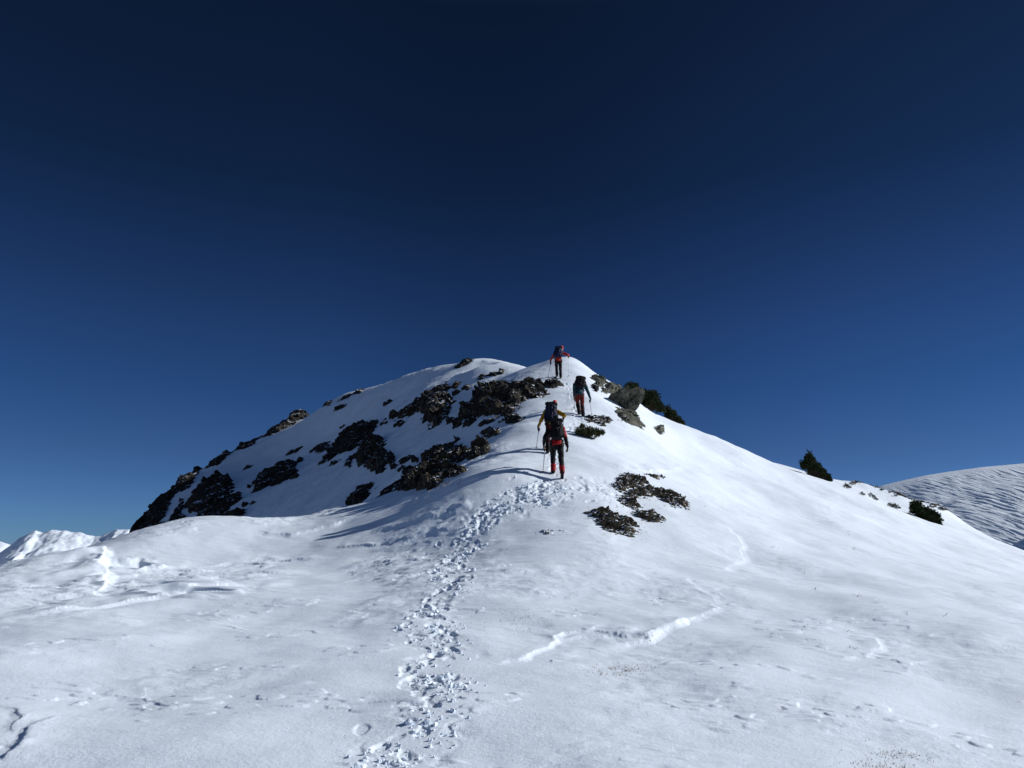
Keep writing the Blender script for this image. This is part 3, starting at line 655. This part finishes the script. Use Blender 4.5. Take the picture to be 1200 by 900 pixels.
def hand(bm, wrist, fdir, palm, side, up=0, k=1.0):
    """palm, four curled fingers of unequal length closed round a grip, thumb against them"""
    w = Vector(wrist); f = Vector(fdir).normalized(); pn = Vector(palm); pn = (pn-f*pn.dot(f)).normalized(); s = f.cross(pn)*side
    c = w+f*.045*k; capsule(bm, w, .026*k, w+f*.075*k, .034*k, flat=(pn, .55))
    for i, ln in enumerate((.068, .078, .072, .056)):
        b = w+f*.085*k+s*(.030-.020*i)*k; a1 = b+f*ln*.4*k+pn*.008; a2 = a1+(f*.2+pn).normalized()*ln*.42*k; a3 = a2+(pn*.35-f).normalized()*ln*.34*k
        capsule(bm, b-f*.02, .0115*k, a1, .011*k, 8, m=2); capsule(bm, a1, .011*k, a2, .010*k, 8, m=2); capsule(bm, a2, .010*k, a3, .009*k, 8, m=2)
    t0 = w+f*.03*k+s*.03*k; t1 = t0+(s*.6+f*.5+pn*.5).normalized()*.04*k; t2 = t1+(pn+f*.5-s*.3).normalized()*.035*k
    capsule(bm, t0, .014*k, t1, .012*k, 8, m=2); capsule(bm, t1, .012*k, t2, .010*k, 8, m=2)
    return w+f*.085*k+pn*.030*k
def person(px, py, label, sp):
    o = place(px, py)
    base = o.copy(); yaw = sp.get('yaw', 0); rot = Matrix.Rotation(yaw, 3, 'Z')
    t = empty('person', base, label, 'person', 'hikers climbing in a line', yaw)
    def gz(lx, ly):
        w = rot@Vector((lx, ly, 0)); return Hs(base.x+w.x, base.y+w.y)-base.z
    pel = Vector(sp['pelvis']); lean = R(sp['lean']); sl = R(sp.get('side', 0))
    up = Vector((math.sin(sl), math.sin(lean)*math.cos(sl), math.cos(lean)*math.cos(sl))).normalized(); rt = Vector((1, 0, 0)); rt = (rt-up*rt.dot(up)).normalized(); fw = up.cross(rt)
    fat = sp.get('fat', 1.0)
    sh = pel+up*.47; neck = pel+up*.55; hd = neck+up*.10+fw*.03+rt*sp.get('head', 0)+Vector((0, 0, .02))
    SL = sh-rt*.19*fat-up*.01; SR = sh+rt*.19*fat-up*.01; HL = pel-rt*.095; HR = pel+rt*.095
    feet = []
    for (fx, fy, lift, pit) in (sp['footL'], sp['footR']):
        a = Vector((fx, fy, gz(fx, fy)+.09+lift)); feet.append((a, R(pit)))
    legs = []
    for hip, (an, pt) in zip((HL, HR), feet):
        kn, an2 = ik(hip, an, .44, .43, (0, 1, .15)); legs.append((hip, kn, an2, pt))
    arms = []
    for s0, key, sd in ((SL, 'handL', -1), (SR, 'handR', 1)):
        el, wr = ik(s0, Vector(sp[key]), .30, .27, (sd*.5, -.7, -.4)); arms.append((s0, el, wr, sd))
    # body
    b = bmesh.new()
    capsule(b, pel, .13, pel+up*.2, .125, flat=(fw, .72)); capsule(b, pel+up*.2, .125, sh-up*.08, .155, flat=(fw, .68)); capsule(b, SL, .055, SR, .055)
    capsule(b, sh, .065, neck, .055); capsule(b, neck, .052, hd, .052)
    hup = (up*.4+Vector((0,0,1))).normalized(); hf_ = Vector(sp.get('look', (0, 1, 0))).normalized(); hf_ = (hf_-hup*hf_.dot(hup)).normalized(); hr = hf_.cross(hup)
    hc = hd+hup*.085
    capsule(b, hc-hup*.035+hf_*.012, .066, hc+hup*.035, .083, flat=(hr, .86)); capsule(b, hc+hup*.03-hf_*.02, .085, hc+hup*.035-hf_*.025, .085, flat=(hr, .86))
    capsule(b, hc-hup*.07+hf_*.045, .032, hc-hup*.065+hf_*.055, .028)                                    # chin
    capsule(b, hc+hup*.012+hf_*.085, .009, hc-hup*.022+hf_*.105, .014, 8)                                 # nose
    capsule(b, hc+hup*.02+hf_*.078-hr*.03, .012, hc+hup*.02+hf_*.078+hr*.03, .012, 8)                     # brow
    capsule(b, hc-hup*.045+hf_*.088-hr*.018, .007, hc-hup*.045+hf_*.088+hr*.018, .007, 8)                 # lips
    for s_ in (-1, 1): capsule(b, hc+hr*s_*.075+hup*.012, .012, hc+hr*s_*.078-hup*.022, .010, 8)          # ears
    grips = []
    for (s0, el, wr, sd) in arms:
        capsule(b, s0, .048, el, .038); capsule(b, el, .040, wr, .026)
        fd = (Vector((0,0,-.55))+Vector((0,.8,0))).normalized() if wr.z > .95 else Vector((0,.35,-1)).normalized()
        hand(b, wr, fd, (-sd*.8, .25, 0), sd, k=.93)
    for (hip, kn, an, pt) in legs:
        capsule(b, hip, .085, kn, .056); capsule(b, kn, .056, an, .038)
        fd = Vector((0, math.cos(pt), -math.sin(pt))); capsule(b, an-Vector((0,0,.03)), .036, an+fd*.15-Vector((0,0,.045)), .032, flat=((0,0,1), .7))
    baked('body', b, 'skin', t, .013, 2)
    for s_ in (-1, 1):
        e = bmesh.new(); bmesh.ops.create_uvsphere(e, u_segments=10, v_segments=8, radius=.011)
        me = bpy.data.meshes.new('eye'); e.to_mesh(me); e.free(); me.materials.append(M['rubber']); link('eye', me, t, hc+hup*.004+hf_*.078+hr*.03*s_)
    # jacket
    j = bmesh.new(); hem = sp.get('hem', .04)
    capsule(j, pel-up*hem, .168*fat, pel+up*.16, .150*fat, flat=(fw, .78), cap=.3); capsule(j, pel+up*.16, .150*fat, sh-up*.07, .185*fat, flat=(fw, .72)); capsule(j, SL+rt*.01, .075, SR-rt*.01, .075); capsule(j, sh, .085, neck-up*.02, .068)
    sleeve_el = []
    for (s0, el, wr, sd) in arms:
        tgt = bmesh.new() if sp.get('fore') else j; capsule(tgt if (sp.get('fore') and sd < 0) else j, s0, .072*fat, el, .058*fat)
        capsule(tgt, el, .060*fat, wr+(el-wr)*.10, .042)
        if sp.get('fore'): baked('sleeve_cuff', tgt, sp['fore'], t, .014, 2, .008, 5)
    baked('jacket', j, sp['jacket'], t, .014, 2, .012, 3)
    if sp.get('belt'):
        q = bmesh.new(); capsule(q, pel-up*(hem+.03), .176*fat, pel+up*.05, .172*fat, flat=(fw, .80), cap=.2); baked('jacket_hem', q, sp['belt'], t, .014, 2, .012, 8)
    # trousers, gaiters, boots
    q = bmesh.new(); capsule(q, pel+up*.04, .150, pel-up*.04, .150, flat=(fw, .80))
    for (hip, kn, an, pt) in legs: capsule(q, hip, .108, kn, .078); capsule(q, kn, .078, kn.lerp(an, .85), .066)
    baked('trousers', q, sp['trousers'], t, .014, 2, .014, 12)
    for (hip, kn, an, pt) in legs:
        q = bmesh.new(); capsule(q, kn.lerp(an, sp.get('gtop', .62)), .080, an+Vector((0,0,-.01)), .072); baked('gaiter', q, sp['gaiter'], t, .013, 2, .008, 4)
        fd = Vector((0, math.cos(pt), -math.sin(pt))); dn = Vector((0, -math.sin(pt), -math.cos(pt)))
        q = bmesh.new(); capsule(q, an, .060, an+dn*.04-fd*.02, .056); capsule(q, an+dn*.045-fd*.045, .046, an+dn*.045+fd*.17, .048, flat=(dn, .75)); bo = baked('boot', q, 'boot', t, .012, 2)
        q = bmesh.new(); capsule(q, an+dn*.082-fd*.06, .045, an+dn*.082+fd*.19, .050, flat=(dn, .28)); baked('sole', q, 'rubber', bo, .010, 1)
    for (s0, el, wr, sd) in arms:
        q = bmesh.new(); capsule(q, wr+(el-wr)*.12, .040, wr, .034)
        fd = (Vector((0,0,-.55))+Vector((0,.8,0))).normalized() if wr.z > .95 else Vector((0,.35,-1)).normalized()
        g = hand(q, wr, fd, (-sd*.8, .25, 0), sd, k=1.12); grips.append(g); baked('glove', q, 'boot', t, .009, 1)
    q = bmesh.new(); capsule(q, hc+hup*.035-hf_*.018, .096, hc+hup*.045-hf_*.02, .090, flat=(hr, .88)); capsule(q, hc-hf_*.035-hup*.01, .078, hc-hf_*.03+hup*.03, .09, flat=(hr, .9)); baked('hat', q, sp.get('hat', 'black'), t, .013, 2)
    return t, base, rot, dict(pel=pel, up=up, rt=rt, fw=fw, sh=sh, grips=grips, hd=hd)
def backpack(info, label, c, side_c, lidc, w=.34, h=.56, dp=.24, low=-.02, logo=None, roll=None, ox=0):
    t, base, rot, k = info; up, rt, fw = k['up'], k['rt'], k['fw']
    o = k['pel']+up*low-fw*(.13+dp*.5)+rt*ox
    e = empty('backpack', base+rot@o, label, 'backpack', 'backpacks on the hikers', t.rotation_euler.z)
    def L(a, b_, c_): return rt*a+fw*b_+up*c_
    b = bmesh.new()
    for s_ in (-1, 1):
        capsule(b, L(s_*(w*.5-.09), 0, .09), .10, L(s_*(w*.5-.10), .0, h-.10), .115)
        capsule(b, L(s_*(w*.5-.09), -.03, .09), .09, L(s_*(w*.5-.10), -.04, h-.14), .10)
    capsule(b, L(0, -.02, .08), .11, L(0, -.03, h-.09), .13)
    baked('pack_body', b, c, e, .014, 2, .016, 6)
    b = bmesh.new(); capsule(b, L(-w*.30, -.02, h+.02), .10, L(w*.30, -.02, h+.02), .10, flat=(up, .72)); ld = baked('pack_lid', b, lidc, e, .013, 2, .012, 9)
    for s_ in (-1, 1):
        b = bmesh.new(); capsule(b, L(s_*(w*.5), -.01, .10), .055, L(s_*(w*.5), -.01, .27), .05); baked('side_pocket', b, side_c, e, .012, 2, .01, 3)
        b = bmesh.new(); prev = None
        for a in range(7):
            th = a/6*math.pi; q = L(s_*.115, dp*.5+.03+.15*math.sin(th)+.02, .20+.19-.21*math.cos(th)*1.0)
            if prev: capsule(b, prev, .016, q, .016, 8, m=2)
            prev = q
        baked('shoulder_strap', b, 'black', e, .010, 1)
        b = bmesh.new(); capsule(b, L(s_*.08, -dp*.5-.02, .1), .010, L(s_*.08, -dp*.5-.03, h-.02), .010, 8, m=2); baked('compression_strap', b, 'black', e, .007, 1)
    b = bmesh.new()
    pr = None
    for a in range(13):
        th = a/12*2*math.pi; q = L(.185*math.sin(th), dp*.5+.13-.155*math.cos(th), .05)
        if pr: capsule(b, pr, .022, q, .022, 8, m=2)
        pr = q
    baked('hip_belt', b, 'black', e, .012, 1)
    if logo:
        b = bmesh.new(); cen = L(.02, -.135, h-.17)
        if logo == 'lime':   # a small swept streak of lime print and two pale marks under it
            capsule(b, cen+L(-.045, 0, .02), .009, cen+L(.0, -.005, .032), .012, 8, m=2); capsule(b, cen+L(0, -.005, .032), .012, cen+L(.05, 0, .012), .006, 8, m=2)
            baked('printed_mark', b, 'lime', e, .006, 0)
            b = bmesh.new(); capsule(b, cen+L(-.02, -.005, -.10), .010, cen+L(-.005, -.005, -.10), .010, 8, m=2); baked('printed_mark', b, 'white', e, .006, 0); b = bmesh.new(); capsule(b, cen+L(.045, -.005, -.07), .007, cen+L(.05, -.005, -.07), .007, 8, m=2); baked('printed_mark', b, 'white', e, .006, 0)
        else:
            capsule(b, cen+L(.03, 0, .0), .012, cen+L(.05, 0, -.12), .010, 8, m=2); baked('printed_mark', b, 'white', e, .007, 0)
    if roll:
        b = bmesh.new(); capsule(b, L(-w*.42, -.05, .0), .075, L(w*.42, -.05, .0), .075); baked('rolled_mat', b, roll, e, .012, 1)
    return e
def pole(info, idx, tip, label):
    t, base, rot, k = info; g = base+rot@k['grips'][idx]
    if tip is None:
        tp = Vector((g.x+.02, g.y+.35, 0))
    else: tp = Vector((base.x+tip[0], base.y+tip[1], 0))
    tp.z = Hs(tp.x, tp.y)-.02
    e = empty('trekking_pole', tp, label, 'trekking pole', 'trekking poles of the hikers')
    d = (g-tp); dn = d.normalized(); top = d+dn*.06
    def part(name, a, b_, r0, r1, m, n=10, par=e):
        bm = bmesh.new(); cyl(bm, a, b_, r0, r1, n); me = bpy.data.meshes.new(name); bm.to_mesh(me); bm.free(); me.materials.append(M[m]); return link(name, me, par)
    part('shaft', dn*.03, d-dn*.08, .010, .012, 'metal'); part('grip', d-dn*.09, top, .017, .020, 'rubber'); part('basket', dn*.07, dn*.08, .045, .040, 'rubber', 14); part('tip', Vector((0,0,0)), dn*.05, .003, .008, 'metal')
    bm = bmesh.new(); pr = None
    for a in range(9):
        th = a/8*2*math.pi; q = top+Vector((.035*math.sin(th)*.6, -.02, -.05+.05*math.cos(th)))
        if pr: cyl(bm, pr, q, .005, .005, 5)
        pr = q
    me = bpy.data.meshes.new('wrist_strap'); bm.to_mesh(me); bm.free(); me.materials.append(M['black']); link('wrist_strap', me, e)

A = person(653, 558, 'lowest hiker in a red jacket and black trousers with a black pack, one boot lifted', dict(pelvis=(0,.04,.93), lean=17, footL=(-.10,.20,0,0), footR=(.13,-.24,.08,40), handL=(-.36,.30,.92), handR=(.34,.02,.68), jacket='red', fore='black', belt='red', trousers='black', gaiter='red', gtop=.66, hat='black', look=(0,1,.1)))
backpack(A, 'black backpack with a small lime mark on the lowest hiker', 'black', 'black', 'black', .33, .54, .22, .03, 'lime')
pole(A, 0, (-.40,.10), 'trekking pole in the left hand of the lowest hiker in red')
B = person(644, 531, 'hiker in a mustard jacket and dark maroon trousers, just ahead of the lowest hiker', dict(pelvis=(.08,.05,.92), lean=20, side=2, footL=(-.06,-.05,0,10), footR=(.14,.28,0,0), handL=(-.38,.12,.80), handR=(.50,.30,1.22), jacket='yellow', trousers='darkmaroon', gaiter='black', hat='salmon', head=.10, look=(.35,1,0), fat=1.03))
backpack(B, 'tall navy backpack on the hiker in the mustard jacket', 'navy', 'navy', 'black', .35, .60, .26, -.04, None, 'black', -.03)
pole(B, 0, (-.42,.30), 'trekking pole in the left hand of the hiker in mustard'); pole(B, 1, (.55,.75), 'trekking pole in the raised right hand of the hiker in mustard')
Cc = person(681, 487, 'hiker in a teal jacket and maroon trousers bending forward up the slope', dict(pelvis=(-.06,-.02,.88), lean=30, side=7, footL=(-.06,.16,0,0), footR=(.07,-.12,0,15), handL=(-.22,.62,.82), handR=(.46,.22,.60), jacket='teal', trousers='maroon', gaiter='black', gtop=.15, hat='black', look=(0,1,-.2), fat=1.12, hem=.08))
backpack(Cc, 'black backpack on the bending hiker in teal', 'black', 'black', 'black', .38, .46, .25, .13)
pole(Cc, 1, (.46,.28), 'trekking pole in the right hand of the hiker in teal'); pole(Cc, 0, (-.2,.85), 'trekking pole in front of the hiker in teal, mostly hidden')
D_ = person(655, 443, 'topmost hiker in an orange red jacket and black trousers near the summit', dict(pelvis=(-.02,.02,.93), lean=17, side=7, footL=(-.08,.26,0,0), footR=(.08,-.14,0,12), handL=(-.46,.10,.84), handR=(.55,.25,1.24), jacket='salmon', belt='salmon', trousers='black', gaiter='black', hat='salmon', head=.13, look=(.4,1,0)))
backpack(D_, 'blue backpack on the topmost hiker', 'blue', 'navy', 'navy', .36, .50, .25, .06, 'pale', None, -.05)
pole(D_, 0, (-.55,.22), 'trekking pole in the left hand of the topmost hiker'); pole(D_, 1, (.52,.25), 'trekking pole in the outstretched right hand of the topmost hiker')

# ------------------------------------------------------------------ light, sky, camera
SUN_EL = 28; SUN_AZ = 83          # azimuth clockwise from the view direction (+Y)
w = bpy.data.worlds.new('World'); scene.world = w; w.use_nodes = True; nt = w.node_tree
bg = nt.nodes['Background']; sky = nt.nodes.new('ShaderNodeTexSky'); sky.sky_type = 'NISHITA'; sky.sun_disc = False
sky.sun_elevation = R(SUN_EL); sky.sun_rotation = R(SUN_AZ); sky.altitude = 2600; sky.air_density = 1.0; sky.dust_density = .1; sky.ozone_density = 2.0
# high-altitude sky, darker and bluer with height; brightened above frame as added shade fill
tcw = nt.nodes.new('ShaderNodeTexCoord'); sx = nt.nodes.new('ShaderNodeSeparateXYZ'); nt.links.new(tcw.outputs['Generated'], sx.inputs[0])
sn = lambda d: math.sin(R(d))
sky_tint_fill = ramp(nt, sx.outputs['Z'], [(0, (.13,.24,.48)), (sn(2.1), (.125,.23,.44)), (sn(6.3), (.115,.19,.34)), (sn(11.3), (.085,.17,.31)), (sn(14.5), (.085,.16,.29)), (sn(19), (.073,.132,.238)), (sn(26), (.047,.090,.150)), (sn(38), (.047,.075,.118)), (sn(46), (.32,.34,.38)), (1, (1,1,1))])
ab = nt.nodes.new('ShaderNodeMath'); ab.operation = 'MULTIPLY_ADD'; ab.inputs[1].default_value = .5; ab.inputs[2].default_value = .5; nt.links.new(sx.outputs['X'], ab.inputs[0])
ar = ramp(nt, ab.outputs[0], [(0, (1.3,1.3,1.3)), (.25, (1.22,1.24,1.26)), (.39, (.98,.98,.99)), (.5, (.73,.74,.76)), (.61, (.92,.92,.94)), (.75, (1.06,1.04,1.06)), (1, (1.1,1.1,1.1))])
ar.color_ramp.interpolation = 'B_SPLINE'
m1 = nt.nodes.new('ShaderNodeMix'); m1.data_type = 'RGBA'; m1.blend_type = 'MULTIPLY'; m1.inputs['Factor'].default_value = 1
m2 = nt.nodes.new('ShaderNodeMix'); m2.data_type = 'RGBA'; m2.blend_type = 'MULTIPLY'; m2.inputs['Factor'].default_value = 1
nt.links.new(sky.outputs[0], m1.inputs['A']); nt.links.new(sky_tint_fill.outputs['Color'], m1.inputs['B'])
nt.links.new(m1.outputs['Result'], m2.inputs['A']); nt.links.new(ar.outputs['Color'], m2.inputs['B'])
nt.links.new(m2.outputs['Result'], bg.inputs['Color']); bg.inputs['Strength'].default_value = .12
sl = bpy.data.lights.new('sun', 'SUN'); sl.energy = 4.55; sl.angle = R(.53); sl.color = (1, .985, .965)
so = bpy.data.objects.new('sun', sl); col.objects.link(so)
e, a = R(SUN_EL), R(SUN_AZ); sd = Vector((math.cos(e)*math.sin(a), math.cos(e)*math.cos(a), math.sin(e)))
so.rotation_euler = sd.to_track_quat('Z', 'Y').to_euler(); so.location = (60, 20, 60)
cam = bpy.data.cameras.new('camera'); cam.sensor_width = 36; cam.lens = 36*F/1200; cam.clip_start = .05; cam.clip_end = 30000
co = bpy.data.objects.new('camera', cam); col.objects.link(co); co.location = (0, 0, 0); co.rotation_euler = (R(90)+PITCH, 0, 0); scene.camera = co
vs = scene.view_settings; vs.view_transform = 'Standard'; vs.look = 'None'; vs.gamma = 1; vs.exposure = .13
scene.render.resolution_x = 1024; scene.render.resolution_y = 768
scene.cycles.max_bounces = 6; scene.cycles.diffuse_bounces = 4
